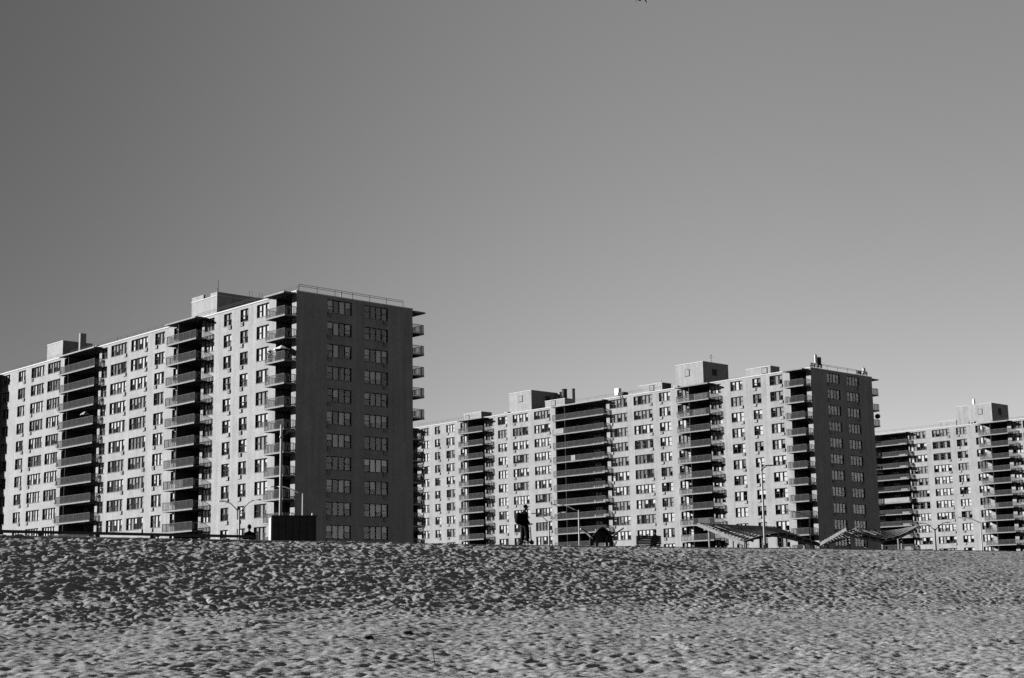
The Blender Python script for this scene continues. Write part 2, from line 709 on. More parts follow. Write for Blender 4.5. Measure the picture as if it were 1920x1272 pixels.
def door_mesh(w, hgt=2.08):
    if w in DOORC:
        return DOORC[w]
    b = MB()
    b.box(0, w, -0.02, 0.06, 0, 0.06, 'frame')
    b.box(0, w, -0.02, 0.06, hgt - 0.07, hgt, 'frame')
    for x in (0, w / 2 - 0.04, w - 0.08):
        b.box(x, x + 0.08, -0.02, 0.06, 0.06, hgt - 0.07, 'frame')
    b.box(0.08, w - 0.08, 0.004, 0.012, 0.06, hgt - 0.07, 'interior')
    b.box(0.12, w / 2 - 0.06, 0.016, 0.022, hgt * 0.35, hgt - 0.1, 'blind_grey')
    q = MB()
    q.quad((0.08, 0.03, hgt - 0.07), (w - 0.08, 0.03, hgt - 0.07), (w - 0.08, 0.03, 0.06), (0.08, 0.03, 0.06), 'glass')
    DOORC[w] = (b.mesh("balcony_door"), q.mesh("pane"))
    return DOORC[w]


def wall_with_holes(b, X0, X1, Z0, Z1, holes, P, flip=False):
    """holes: (x0,x1,z0,z1,depth,back_mat). P(x, out, z) -> point."""
    xs = sorted({X0, X1} | {round(h[0], 3) for h in holes} | {round(h[1], 3) for h in holes})
    zs = sorted({Z0, Z1} | {round(h[2], 3) for h in holes} | {round(h[3], 3) for h in holes})

    def quad(a, c, d, e, m):
        if flip: b.quad(e, d, c, a, m)
        else: b.quad(a, c, d, e, m)
    # merge cells along z
    for i in range(len(xs) - 1):
        xm = (xs[i] + xs[i + 1]) / 2
        hh = sorted([(h[2], h[3]) for h in holes if h[0] < xm < h[1]])
        z = Z0
        for a, c in hh + [(Z1, Z1)]:
            if a > z + 1e-4:
                quad(P(xs[i + 1], 0, z), P(xs[i], 0, z), P(xs[i], 0, a), P(xs[i + 1], 0, a), 'brick')
            z = max(z, c)
    for x0, x1, z0, z1, d, m in holes:
        dm = -d
        quad(P(x1, dm, z0), P(x0, dm, z0), P(x0, dm, z1), P(x1, dm, z1), m)
        quad(P(x0, 0, z0), P(x0, dm, z0), P(x0, dm, z1), P(x0, 0, z1), 'brick')
        quad(P(x1, dm, z0), P(x1, 0, z0), P(x1, 0, z1), P(x1, dm, z1), 'brick')
        quad(P(x0, dm, z0), P(x0, 0, z0), P(x1, 0, z0), P(x1, dm, z0), 'brick')
        quad(P(x0, 0, z1), P(x0, dm, z1), P(x1, dm, z1), P(x1, 0, z1), 'brick')


def add_window(root, kind, x, y, z, w, h, rg, rz=0.0, panes=False, bright=False, out=(0, 1)):
    fm, gm, pm, var = window_meshes(kind, w, h)
    o = link("window", fm, root, (x, y, z), rz)
    if panes:
        for q in pm:
            link("pane", q, o)
    else:
        link("glazing", gm, o)
    link("blind", bright_blind(kind, w, h) if bright else rg.choice(var), o)
    return o


def building(name, X, Y, Z0, yaw, label, wins, stacks, seed, penthouses, end_windows=True, umin=0.0, umax=LEN, end_panes=False):
    rg = random.Random(seed)
    root = empty(name, (X, Y, BASE), math.pi - yaw)
    tag(root, label, "building", "slab apartment blocks behind the beach")
    z0 = Z0 - BASE
    rows = [z0 - H * r for r in range(NROW)]
    top = z0 + 0.34
    holes = []
    for kind, u0, u1, acside in wins:
        for z in rows:
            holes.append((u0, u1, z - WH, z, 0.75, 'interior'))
    for s in stacks:
        for z in rows:
            holes.append((s['r'][0], s['r'][1], z - 2.5, z + 0.03, s['depth'], 'brick'))
            for kind, u0, u1 in s['w']:
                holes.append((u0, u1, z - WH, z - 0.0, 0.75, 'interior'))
    b = MB()
    wall_with_holes(b, 0.0, LEN, 0.0, top, holes, lambda x, o, z: (x, o, z))
    eh = []
    ends = [('4', 4.57, 8.23, 'l'), ('4', 10.23, 13.91, 'r')] if end_windows else []
    for k, t0, t1, a in ends:
        for z in rows:
            eh.append((t0, t1, z - WH, z, 0.75, 'interior'))
    wall_with_holes(b, 0.0, WID, 0.0, top, eh, lambda x, o, z: (-o, -x, z), flip=True)
    b.quad((0, -WID, 0), (LEN, -WID, 0), (LEN, -WID, top), (0, -WID, top), 'brick')
    b.quad((LEN, -WID, 0), (LEN, 0, 0), (LEN, 0, top), (LEN, -WID, top), 'brick')
    link("wall", b.mesh("wall"), root)
    # roof and coping
    b = MB()
    b.quad((0.3, -WID + 0.3, top - 0.15), (LEN - 0.3, -WID + 0.3, top - 0.15), (LEN - 0.3, -0.3, top - 0.15), (0.3, -0.3, top - 0.15), 'roofing')
    rf = link("roof", b.mesh("roof"), root)
    b = MB()
    c0, c1 = top + 0.003, top + 0.17
    b.box(-0.05, LEN + 0.05, -0.32, 0.07, c0, c1, 'coping')
    b.box(-0.05, LEN + 0.05, -WID - 0.05, -WID + 0.3, c0, c1, 'coping')
    b.box(-0.04, 0.3, -WID + 0.3, -0.32, c0, c1 - 0.004, 'coping')
    b.box(LEN - 0.3, LEN + 0.04, -WID + 0.3, -0.32, c0, c1 - 0.004, 'coping')
    link("coping", b.mesh("coping"), rf)
    # windows
    for ci, (kind, u0, u1, acside) in enumerate(wins):
        if u1 < umin or u0 > umax:
            continue
        w = u1 - u0
        for r, z in enumerate(rows):
            add_window(root, kind, u0, 0, z, w, WH, rg)
            if acside and rg.random() < 0.93:
                x = u1 - 0.72 if acside == 'l' else u0 + 0.04
                link("air_conditioner", ACM[0 if rg.random() < 0.6 else 1], root, (x, 0, z - WH - 0.06))
    for k, t0, t1, a in ends:
        for r, z in enumerate(rows):
            add_window(root, k, 0, -t1, z, t1 - t0, WH, rg, rz=math.pi / 2, panes=end_panes,
                       bright=(end_panes and r == 7 and a == 'r'))
            # along the end wall a window's local x runs towards the front
            x = -t0 - 0.72 if a == 'l' else -t1 + 0.05
            if rg.random() < 0.9:
                link("air_conditioner", ACM[1], root, (0, x, z - WH - 0.06), math.pi / 2)
    # balcony stacks
    for s in stacks:
        if s['s'][1] < umin or s['s'][0] > umax:
            continue
        w = s['s'][1] - s['s'][0]
        d = s['d']
        sl = MB()
        sl.box(0, w, 0.0, d, -0.2, 0.0, 'concrete')
        slm = sl.mesh("balcony")
        for r, z in enumerate(rows):
            bal = link("balcony", slm, root, (s['s'][0], 0.003, z - 2.5))
            pale, solid = [], []
            for rr, p0, p1 in s.get('pale', ()):
                if rr == r: pale.append((p0, p1))
            for rr, p0, p1 in s.get('solid', ()):
                if rr == r: solid.append((p0, p1))
            link("railing", railing_mesh(w, d, pale, solid), bal)
            for kind, u0, u1 in s['w']:
                add_window(root, kind, u0, 0, z, u1 - u0, WH, rg)
            for du in s.get('div', ()):
                dv = MB()
                dv.box(-0.03, 0.03, -s['depth'] + 0.003, d - 0.15, 0.003, 2.5, 'rail')
                if 'divm' not in s:
                    s['divm'] = dv.mesh("divider_or_shade_fin")
                link("divider_or_shade_fin", s['divm'], bal, (du - s['s'][0], 0, 0))
            # sliding doors at the back of the recess
            for u0, ww in s.get('doors', ()):
                dm, pm = door_mesh(ww)
                dd = link("balcony_door", dm, root, (u0, -s['depth'], z - 2.47))
                link("pane", pm, dd)
        cn = MB()
        cn.box(-0.08, w + 0.08, -0.02, d + 0.12, 0.06, 0.26, 'roofing')
        link("balcony_canopy", cn.mesh("balcony_canopy"), root, (s['s'][0], 0.09, z0))
    # rear corner balconies, seen past the end wall
    if end_windows:
        sl = MB()
        sl.box(0, 4.3, 0.0, 2.0, -0.2, 0.0, 'concrete')
        slm = sl.mesh("balcony")
        for r, z in enumerate(rows):
            bal = link("balcony", slm, root, (4.4, -WID - 0.003, z - 2.5), math.pi)
            link("railing", railing_mesh(4.3, 2.0), bal)
        cn = MB()
        cn.box(-0.05, 4.4, 0, 2.1, 0.06, 0.26, 'roofing')
        link("balcony_canopy", cn.mesh("balcony_canopy"), root, (4.4, -WID - 0.06, z0), math.pi)
    # rooftop rooms
    rt = top - 0.15
    for ph in penthouses:
        b = MB()
        u0, u1, d0, d1, h, = ph[:5]
        b.box(u0, u1, -d1, -d0, rt + 0.003, z0 + h - 0.12, 'brick')
        b.box(u0 - 0.05, u1 + 0.05, -d1 - 0.05, -d0 + 0.05, z0 + h - 0.117, z0 + h, 'coping')
        p = link("rooftop_room", b.mesh("rooftop_room"), root)
        for (a, c, e, f, side) in ph[5]:
            b = MB()
            if side == 'f':
                b.box(a, c, -d0 + 0.003, -d0 + 0.06, z0 + e, z0 + f, 'frame')
                b.box(a + 0.1, c - 0.1, -d0 + 0.063, -d0 + 0.07, z0 + e + 0.1, z0 + f - 0.1, 'blind_grey')
            else:
                b.box(u0 - 0.06, u0 - 0.003, -a, -c, z0 + e, z0 + f, 'frame')
            link("rooftop_window", b.mesh("rooftop_window"), p)
    return root, z0, top


def roof_rail(root, pts, zt, post=2.4, r=0.022, hgt=0.95, two=True):
    b = MB()
    for a, c in zip(pts[:-1], pts[1:]):
        a, c = Vector(a), Vector(c)
        for k in ((1.0, 0.78) if two else (1.0,)):
            b.tube([a + Vector((0, 0, zt + hgt * k)), c + Vector((0, 0, zt + hgt * k))], r, 'darkmetal', 5)
        n = max(1, int((c - a).length / post))
        for i in range(n + 1):
            p = a.lerp(c, i / n)
            b.tube([p + Vector((0, 0, zt - 0.2)), p + Vector((0, 0, zt + hgt))], r, 'darkmetal', 5)
    return link("roof_railing", b.mesh("roof_railing"), root)


def antenna(root, x, y, z, h, bits=()):
    b = MB()
    b.tube([(0, 0, 0), (0, 0, h)], 0.035, 'darkmetal', 6)
    for hz, w in bits:
        b.tube([(-w, 0, hz), (w, 0, hz)], 0.025, 'darkmetal', 5)
        b.ball((w * 0.7, 0, hz), 0.09, 'darkmetal', 6, 4)
    return link("roof_antenna", b.mesh("roof_antenna"), root, (x, y, z))


def vent_pipe(root, x, y, z, h, r, mat='darkmetal', name="flue"):
    b = MB()
    b.tube([(0, 0, 0), (0, 0, h)], r, mat, 10)
    b.tube([(0, 0, h), (0, 0, h + 0.1)], r * 1.15, mat, 10)
    return link(name, b.mesh(name, False), root, (x, y, z))


def corner(u0=0.3, u1=4.4, **k):
    d = dict(s=(u0, u1), d=1.5, r=(0.95, 4.32), depth=2.6, w=[], doors=[(1.5, 2.0)])
    d.update(k)
    return d


# --- the near block
B1_wins = [('3', 5.87, 8.55, ''), ('2', 10.45, 12.25, 'l'), ('2', 14.27, 16.08, 'r'), ('3', 30.72, 33.32, 'l'), ('5', 35.3, 39.84, 'r'),
           ('5', 41.0, 45.53, 'r'), ('2', 46.6, 48.28, 'l'), ('5', 60.95, 65.15, 'r'), ('5', 66.28, 70.7, 'l'), ('3', 72.65, 75.15, 'r'),
           ('3', 92.0, 94.7, 'l'), ('2', 96.0, 97.8, 'r')]
B1_stacks = [
    corner(),
    dict(s=(20.3, 27.75), d=1.5, r=(21.3, 26.45), depth=2.6, w=[('2', 26.7, 28.35), ('3', 18.3, 20.7)], div=[24.9],
         doors=[(21.7, 1.9), (25.1, 1.2)], pale=[(7, 0.35, 0.66), (8, 0.66, 0.98)]),
    dict(s=(48.5, 59.3), d=1.0, r=(49.0, 59.8), depth=2.3, w=[], div=[56.8], doors=[(50.0, 2.4), (53.2, 2.0), (57.5, 1.8)]),
    dict(s=(81.0, 88.2), d=1.9, r=(82.0, 87.0), depth=2.6, w=[('3', 78.2, 80.7)], div=[81.12, 85.0], doors=[(82.4, 2.0)]),  # first div entry: added fin, no real part, to shade the wall strip
]
B1 = building("apartment_building", -25.771, 175.748, 37.373, 0.8185,
              "nearest pale brick apartment block with dark shaded end wall of paired window columns",
              B1_wins, B1_stacks, 11,
              [(25.9, 32.4, 5.0, 13.0, 4.85, []), (68.7, 74.0, 4.0, 9.0, 4.55, []), (63.8, 66.4, 7.5, 14.0, 3.5, [])],
              umax=90, end_panes=True)
root1, z1, top1 = B1
b = MB()                                             # its parapet, open by a notch at the front
b.box(29.4, 32.4, -5.3, -5.0, z1 + 4.853, z1 + 5.45, 'brick')
b.box(26.2, 27.6, -5.3, -5.0, z1 + 4.853, z1 + 5.3, 'brick')
b.box(25.9, 26.2, -13.0, -5.0, z1 + 4.853, z1 + 5.3, 'brick')
b.box(32.1, 32.4, -13.0, -5.3, z1 + 4.853, z1 + 5.45, 'brick')
link("rooftop_parapet", b.mesh("rooftop_parapet"), root1)
link("chimney", (lambda b: (b.box(65.6, 66.05, -6.3, -5.3, top1 - 0.14, z1 + 5.4, 'brick'), b)[1])(MB()).mesh("chimney"), root1)
roof_rail(root1, [(0.55, -0.7, 0), (0.55, -16.8, 0)], top1 + 0.15, 2.6, 0.03)
roof_rail(root1, [(1.0, -0.9, 0), (24, -0.9, 0)], top1 + 0.1, 2.6, 0.018)
roof_rail(root1, [(33, -0.9, 0), (60, -0.9, 0)], top1 + 0.1, 1.9, 0.014, 0.9)
roof_rail(root1, [(62, -0.9, 0), (79, -0.9, 0)], top1 + 0.1, 1.9, 0.014, 0.9)
antenna(root1, 27.3, -6.0, z1 + 4.85, 2.45, ((0.8, 0.25), (1.2, 0.18)))
b = MB()
for yy in (-10.6, -12.2):
    b.tube([(26.6, yy, z1 + 4.85), (26.6, yy, z1 + 6.2), (26.6, yy - 0.5, z1 + 6.2), (26.6, yy - 0.5, z1 + 4.85)], 0.025, 'darkmetal', 5)
link("ladder_rail", b.mesh("ladder_rail"), root1)
vent_pipe(root1, 0.6, -7.0, top1, 0.9, 0.09, 'metal')
vent_pipe(root1, 62.6, -10.0, z1 + 3.6, 1.1, 0.05)

# --- the middle and far blocks share one plan
B2_wins = [('3', 5.87, 8.55, 'r'), ('2', 10.43, 12.25, 'l'), ('3', 14.38, 17.06, 'r'), ('3', 31.0, 33.68, 'l'), ('5', 35.38, 39.98, 'r'),
           ('5', 41.6, 46.12, 'l'), ('5', 62.18, 66.72, 'r'), ('5', 68.45, 72.95, 'l'), ('3', 74.7, 77.38, 'r'),
           ('3', 90.9, 93.6, 'l'), ('2', 95.55, 97.35, 'r'), ('3', 99.2, 101.9, 'l')]


def mid(u0, u1, mirror=False, **k):
    r0 = u0 + 1.1
    d = dict(s=(u0, u1), d=1.5, r=(u0 + 0.95, u1 - 2.0), depth=2.6, w=[('3', u1 - 1.75, u1 + 0.95), ('3', u0 - 1.75, u0 + 0.7)],
             div=[u1 - 2.9], doors=[(u0 + 1.4, 1.9)])
    d.update(k)
    return d


B2_stacks = [
    corner(0.55, 4.45),
    mid(20.85, 28.35, pale=[(0, 0.05, 0.45), (1, 0.1, 0.5), (8, 0.1, 0.45), (9, 0.6, 0.95)]),
    dict(s=(46.85, 60.6), d=1.0, r=(47.0, 60.7), depth=2.3, w=[], div=[57.3], doors=[(47.6, 1.2), (50.7, 1.9), (54.4, 1.9), (58.0, 1.8)],
         solid=[(1, 0.78, 0.98), (3, 0.56, 0.64)]),
    mid(80.5, 88.05),
    corner(103.1, 107.0, r=(103.2, 106.5), doors=[(104, 2.0)]),
]
pw = [(30.4, 31.5, 3.2, 4.5, 'f'), (7.6, 8.9, 3.2, 4.4, 'e')]
B2 = building("apartment_building", 49.716, 246.54, 38.123, 0.8185,
              "middle pale brick apartment block with antennas on its near roof corner",
              B2_wins, B2_stacks, 23,
              [(27.2, 33.75, 5.0, 12.3, 5.6, pw), (12.0, 17.4, 5.0, 7.6, 2.8, [(12.7, 13.9, 1.5, 2.6, 'f')]),
               (37.2, 43.1, 5.0, 7.6, 2.85, [(39.2, 40.3, 1.5, 2.6, 'f')]), (63.0, 68.6, 5.0, 8.0, 2.8, [(65.6, 66.7, 1.5, 2.6, 'f')]),
               (72.6, 79.3, 5.0, 13.0, 5.55, [(75.2, 76.3, 3.4, 4.7, 'f'), (9.0, 10.4, 3.0, 4.6, 'e')]), (88.0, 93.6, 5.0, 8.0, 2.75, [(91.8, 93.0, 1.4, 2.4, 'f')])])
root2, z2, top2 = B2
B3_wins = [w for w in B2_wins]
B3_stacks = [
    corner(0.55, 4.45),
    mid(19.9, 27.2, w=[('3', 26.2, 28.75), ('3', 17.4, 19.9)], pale=[(6, 0.5, 0.95)]),
    dict(s=(46.2, 60.6), d=1.0, r=(46.4, 60.7), depth=2.3, w=[], div=[55.0], doors=[(47.6, 1.2), (50.7, 1.9), (54.4, 1.9), (58.0, 1.8)],
         solid=[(5, 0.02, 0.62)]),
]
B3 = building("apartment_building", 125.032, 318.805, 39.071, 0.8195,
              "farthest pale brick apartment block, cut off at the picture's edge",
              B3_wins, B3_stacks, 37,
              [(27.1, 36.2, 5.0, 12.5, 5.55, [(29.5, 30.6, 3.1, 4.4, 'f'), (8.0, 9.2, 3.0, 4.5, 'e')]), (36.4, 40.8, 5.0, 8.0, 2.5, [])],
              end_windows=False, umin=10, umax=62)
root3, z3, top3 = B3
for rt_, zt_, tp_ in ((root2, z2, top2), (root3, z3, top3)):
    roof_rail(rt_, [(34, -0.9, 0), (62, -0.9, 0)], tp_ + 0.1, 2.2, 0.014, 0.9)
    roof_rail(rt_, [(18, -4.2, 0), (27, -4.2, 0)], tp_ + 0.1, 1.2, 0.022, 1.0)
roof_rail(root2, [(0.55, -2.6, 0), (0.55, -14.5, 0)], top2 + 0.15, 2.6, 0.03)
roof_rail(root2, [(84, -0.9, 0), (104, -0.9, 0)], top2 + 0.1, 1.6, 0.014, 0.9)
for x, y, h, r in ((69.5, -11.5, 5.6, 0.55), (66.4, -11.0, 5.3, 0.32)):
    vent_pipe(root2, x, y, top2 - 0.15, h, r)
vent_pipe(root2, 71.6, -12.4, top2 - 0.15, 5.3, 0.5, 'metal', "roof_tank")
antenna(root2, 28.0, -8.5, z2 + 5.6, 1.7, ((1.1, 0.5), (1.5, 0.2)))
antenna(root2, 38.2, -6.0, z2 + 2.85, 0.6)
b = MB()                                             # air-handling unit and ducts by the wide balconies
b.box(43.6, 45.0, -2.6, -1.2, top2 - 0.13, z2 + 1.5, 'darkmetal')
b.box(45.2, 46.2, -2.4, -1.6, z2 + 1.1, z2 + 2.4, 'white')
b.tube([(43.2, 0.12, z2 - 1.5), (43.2, 0.12, z2 + 0.9), (43.6, -1.0, z2 + 0.9)], 0.07, 'metal', 6)
b.tube([(42.7, 0.12, z2 - 1.2), (42.7, 0.12, z2 + 0.9), (43.6, -1.2, z2 + 0.9)], 0.07, 'metal', 6)
link("roof_unit", b.mesh("roof_unit"), root2)
b = MB()                                             # exhaust fan on the far block's roof room
b.box(31.5, 34.5, -8.4, -7.0, z3 + 5.553, z3 + 5.9, 'darkmetal')
b.tube([(33, -7.7, z3 + 5.9), (33, -7.7, z3 + 7.2)], 0.28, 'white', 10)
link("roof_unit", b.mesh("roof_unit"), root3)
for rt_, zt_, u in ((root2, z2, 33.0), (root2, z2, 79.0), (root3, z3, 31.8)):
    b = MB()
    b.box(u - 0.9, u + 0.2, -4.3, -3.4, zt_ + 0.35, zt_ + 1.5, 'metal')
    b.box(u - 0.7, u - 0.1, -3.397, -3.36, zt_ + 0.55, zt_ + 1.3, 'darkmetal')
    b.tube([(u + 0.6, -3.9, zt_ + 0.3), (u + 0.6, -3.9, zt_ + 1.6)], 0.14, 'darkmetal', 8)
    link("roof_unit", b.mesh("roof_unit"), rt_)


# --- cellular antennas on the middle block's roof edge
def world_of(root, u, d, z):
    a = root.rotation_euler[2]
    return (root.location[0] + math.cos(a) * u - math.sin(a) * d, root.location[1] + math.sin(a) * u + math.cos(a) * d, root.location[2] + z)


def cell_antenna(root, u, d, ztop, label, panels, seed):
    rg = random.Random(seed)
    e = empty("cell_antenna", world_of(root, u, d, ztop), root.rotation_euler[2])
    tag(e, label, "antenna", "cellular antennas on the middle block's roof edge")
    b = MB()
    for i in range(6):
        y = -1.6 + i * 0.62
        b.tube([(0.1, y, 0), (0.1, y, 0.35 + rg.random() * 0.55)], 0.04, 'darkmetal', 6)
    b.tube([(0.1, -1.6, 0.45), (0.1, 1.5, 0.45)], 0.04, 'darkmetal', 6)
    b.tube([(0.1, -1.6, 0.8), (0.1, 1.5, 0.8)], 0.03, 'darkmetal', 6)
    b.tube([(0.9, -1.2, 0), (0.1, -1.2, 0.8)], 0.03, 'darkmetal', 6)
    b.tube([(0.9, 1.0, 0), (0.1, 1.0, 0.8)], 0.03, 'darkmetal', 6)
    link("mounting_frame", b.mesh("mounting_frame"), e)
    b = MB()
    for i in range(4):
        y = -1.4 + i * 0.8 + rg.random() * 0.3
        b.box(-0.12, 0.12, y - 0.14, y + 0.14, 0.25, 0.75 + 0.2 * rg.random(), 'darkmetal')
    link("radio_unit", b.mesh("radio_unit"), e)
    for (y, z0, z1, w, tilt, m) in panels:
        b = MB()
        b.box(-0.16, 0.0, -w / 2, w / 2, z0, z1, m)
        b.tube([(0.06, 0, z0 - 0.4), (0.06, 0, z1 + 0.2)], 0.035, 'darkmetal', 6)
        p = link("panel", b.mesh("panel"), e, (0.0, y, 0))
        p.rotation_euler = (tilt, 0, -0.6)
    return e


cell_antenna(root2, 0.4, -2.2, top2 + 0.17, "cluster of cellular antennas with one tall white panel and one dark panel",
             [(0.0, 0.95, 2.35, 0.4, 0, 'white'), (-0.85, 0.65, 2.0, 0.72, 0, 'darkmetal')], 3)
cell_antenna(root2, 0.4, -15.6, top2 + 0.17, "cluster of cellular antennas with pale tilted boxes at the rear roof corner",
             [(-0.2, 0.4, 1.0, 0.5, 0.35, 'white'), (0.35, 0.35, 0.9, 0.5, -0.3, 'white'), (-0.95, 0.7, 1.5, 0.4, -0.12, 'white')], 5)


# --- things on balconies
def patio_umbrella(root, u, d, z, label, r=1.15, h=2.0, tilt=(0, 0), mat='white', closed=False):
    e = empty("patio_umbrella", world_of(root, u, d, z), root.rotation_euler[2])
    e.rotation_euler = (tilt[0], tilt[1], root.rotation_euler[2])
    tag(e, label, "umbrella")
    b = MB()
    b.tube([(0, 0, 0), (0, 0, h)], 0.025, 'metal', 6)
    link("pole", b.mesh("pole"), e)
    b = MB()
    n = 8
    for i in range(n):
        a0, a1 = 2 * math.pi * i / n, 2 * math.pi * (i + 1) / n
        p0, p1 = (r * math.cos(a0), r * math.sin(a0), h - 0.45), (r * math.cos(a1), r * math.sin(a1), h - 0.45)
        m_ = mat
        b.quad((0, 0, h + 0.02), p0, p1, (0, 0, h + 0.02), m_) if False else None
        k = len(b.v)
        b.v += [(0, 0, h + 0.02), p0, p1, (p1[0], p1[1], p1[2] - 0.12), (p0[0], p0[1], p0[2] - 0.12)]
        b.f += [(k, k + 1, k + 2), (k + 1, k + 4, k + 3, k + 2)]
        b.m += [b.mi(m_), b.mi(m_)]
    link("canopy", b.mesh("canopy"), e)
    return e


patio_umbrella(root1, 1.9, 0.75, z1 - 2.5 - 2 * H, "open white umbrella on a high corner balcony of the nearest block", 1.0, 1.95)
patio_umbrella(root1, 51.6, 0.55, z1 - 2.5 - 3 * H, "pale umbrella under the fourth wide balcony of the nearest block", 0.75, 2.0, mat='coping')
patio_umbrella(root1, 1.0, -WID - 1.5, z1 - 2.5 - 6 * H, "dark umbrella leaning out from a rear balcony of the nearest block", 1.5, 2.0, (-0.45, 0.3), 'darkmetal')
b = MB()
rg = random.Random(4)
e = empty("potted_plants", world_of(root1, 3.6, 1.2, z1 - 2.5 - 2 * H), root1.rotation_euler[2])
e.name = "potted_plant"
tag(e, "bushy potted plant at the rail of the corner balcony with the white umbrella", "plant")
b.tube([(0, 0, 0.003), (0, 0, 0.4)], [0.16, 0.22], 'concrete', 8)
link("pot", b.mesh("pot"), e)
b = MB()
for i in range(160):
    a = rg.uniform(0, 6.28); rr = rg.uniform(0, 0.45); zz = rg.uniform(0.5, 1.45)
    p = Vector((rr * math.cos(a) * 1.3, rr * math.sin(a) * 0.6, zz))
    q = Vector((rg.uniform(-1, 1), rg.uniform(-1, 1), rg.uniform(-0.4, 1))).normalized() * 0.14
    s = q.cross(Vector((rg.uniform(-1, 1), rg.uniform(-1, 1), 1))).normalized() * 0.05
    b.quad(p - s, p + s, p + q + s, p + q - s, 'leaf')
link("foliage", b.mesh("foliage"), e)

# satellite dish past the middle block's end wall
e = empty("satellite_dish", world_of(root2, 0.5, -WID - 1.95, z2 - 2.5 - 2 * H + 1.083), root2.rotation_euler[2])
tag(e, "dark round satellite dish on a rear balcony rail of the middle block", "satellite dish")
b = MB()
b.tube([(0, 0, 0), (0, 0, 0.45)], 0.03, 'darkmetal', 6)
link("mast", b.mesh("mast"), e)
b = MB()
n, rr = 14, 0.48
b.v.append((0, 0, 0))
for k in (1, 2):
    for i in range(n):
        a = 2 * math.pi * i / n
        q = rr * k / 2
        b.v.append((q * math.cos(a), q * math.sin(a), 0.12 * (k / 2) ** 2))
for i in range(n):
    b.f.append((0, 1 + i, 1 + (i + 1) % n)); b.m.append(b.mi('darkmetal'))
    b.f.append((1 + i, 1 + n + i, 1 + n + (i + 1) % n, 1 + (i + 1) % n)); b.m.append(b.mi('darkmetal'))
o = link("reflector", b.mesh("reflector", True), e, (0, 0, 0.6))
o.rotation_euler = (1.0, 0.5, 0.4)


# ------------------------------------------------------------------ street lamps
def ground_z(x, y):
    s = NX * (x - OX) + NY * (y - OY)
    t = EX * (x - OX) + EY * (y - OY)
    return float(crest_z(t)) + 0.02 if s > -22 else 2.0


def lamp(x, y, ztop, kind, label, group, arm_dir=(-0.95, 0.3)):
    z = ground_z(x, y)
    e = empty("street_lamp", (x, y, z))
    tag(e, label, "lamp", group)
    h = ztop - z
    d = Vector((arm_dir[0], arm_dir[1], 0)).normalized()
    up = Vector((0, 0, 1))

    def P(a, b_):
        return d * a + up * b_
    b = MB()
    r0, r1 = (0.11, 0.075) if kind != 'tall' else (0.12, 0.085)
    b.tube([(0, 0, 0), (0, 0, 0.02), (0, 0, 0.25)], [0.22, 0.22, r0 * 1.3], 'metal', 10)
    b.tube([(0, 0, 0.25), (0, 0, h)], [r0, r1], 'metal', 10)
    link("pole", b.mesh("pole", True), e)

    def head(c, dd, s=1.0):
        b = MB()
        u = Vector((-dd.y, dd.x, 0))
        a0, a1 = c - dd * 0.12, c + dd * 0.62 * s
        pr = [(a0, 0.07, 0.05), (c + dd * 0.15, 0.13, 0.09), (c + dd * 0.45 * s, 0.14, 0.09), (a1, 0.06, 0.04)]
        base = len(b.v)
        for p, w, t in pr:
            for su, sz in ((-1, -0.5), (1, -0.5), (0.8, 0.6), (-0.8, 0.6)):
                b.v.append(tuple(p + u * (w * su) + up * (t * sz)))
        for i in range(3):
            for j in range(4):
                q, r = base + i * 4 + j, base + i * 4 + (j + 1) % 4
                b.f.append((q, r, r + 4, q + 4)); b.m.append(b.mi('metal'))
        b.f += [(base + 3, base + 2, base + 1, base), (base + 12, base + 13, base + 14, base + 15)]
        b.m += [0, 0]
        link("lamp_head", b.mesh("lamp_head"), e)

    if kind == 'single':
        pts = [P(0, h - 0.15), P(0.5, h + 0.13), P(1.1, h + 0.42), P(1.8, h + 0.62), P(2.5, h + 0.68)]
        b = MB(); b.tube(pts, [0.06, 0.055, 0.05, 0.045, 0.04], 'metal', 8)
        link("arm", b.mesh("arm", True), e)
        head(P(2.55, h + 0.68), d)
    elif kind == 'double':
        for sgn in (1, -1):
            pts = [P(0, h - 0.2), P(0.3 * sgn, h + 0.08), P(0.75 * sgn, h + 0.5), P(1.05 * sgn, h + 0.68), P(1.4 * sgn, h + 0.74)]
            b = MB(); b.tube(pts, [0.055, 0.05, 0.045, 0.04, 0.035], 'metal', 8)
            link("arm", b.mesh("arm", True), e)
            head(P(1.4 * sgn, h + 0.74), d * sgn, 0.8)
    else:
        b = MB()
        b.tube([(0, 0, h - 0.9), (0, 0, h - 0.75)], 0.13, 'metal', 10)
        b.tube([P(0, h - 0.8), P(-0.4, h - 0.55), P(-0.5, h - 0.45)], 0.04, 'metal', 8)
        link("arm", b.mesh("arm", True), e)
        head(P(-0.45, h - 0.45), -d, 1.2)
    return e


SG = "single-arm lamps along the road"
DG = "double-arm lamps along the boardwalk"
TG = "tall boardwalk poles"
lamp(-17.93, 127.0, 9.75, 'single', "single-arm street lamp against the nearest block's dark end wall", SG)
lamp(6.72, 158.0, 9.9, 'single', "single-arm street lamp in front of the middle block's wide balconies", SG)
lamp(35.81, 183.0, 10.35, 'single', "single-arm street lamp between the two slatted shade canopies", SG)
lamp(64.61, 209.0, 10.6, 'single', "single-arm street lamp in front of the farthest block", SG)
lamp(-21.64, 118.0, 7.85, 'double', "double-arm lamp in front of the nearest block's sunlit front", DG)
lamp(3.24, 144.0, 8.08, 'double', "double-arm lamp just beyond the person with the backpack", DG)
lamp(52.54, 188.5, 8.8, 'double', "double-arm lamp past the second slatted canopy, before the farthest block", DG)
lamp(-15.6, 100.0, 12.31, 'tall', "tall pale pole rising above the dark ribbed container", TG, (-0.95, 0.1))
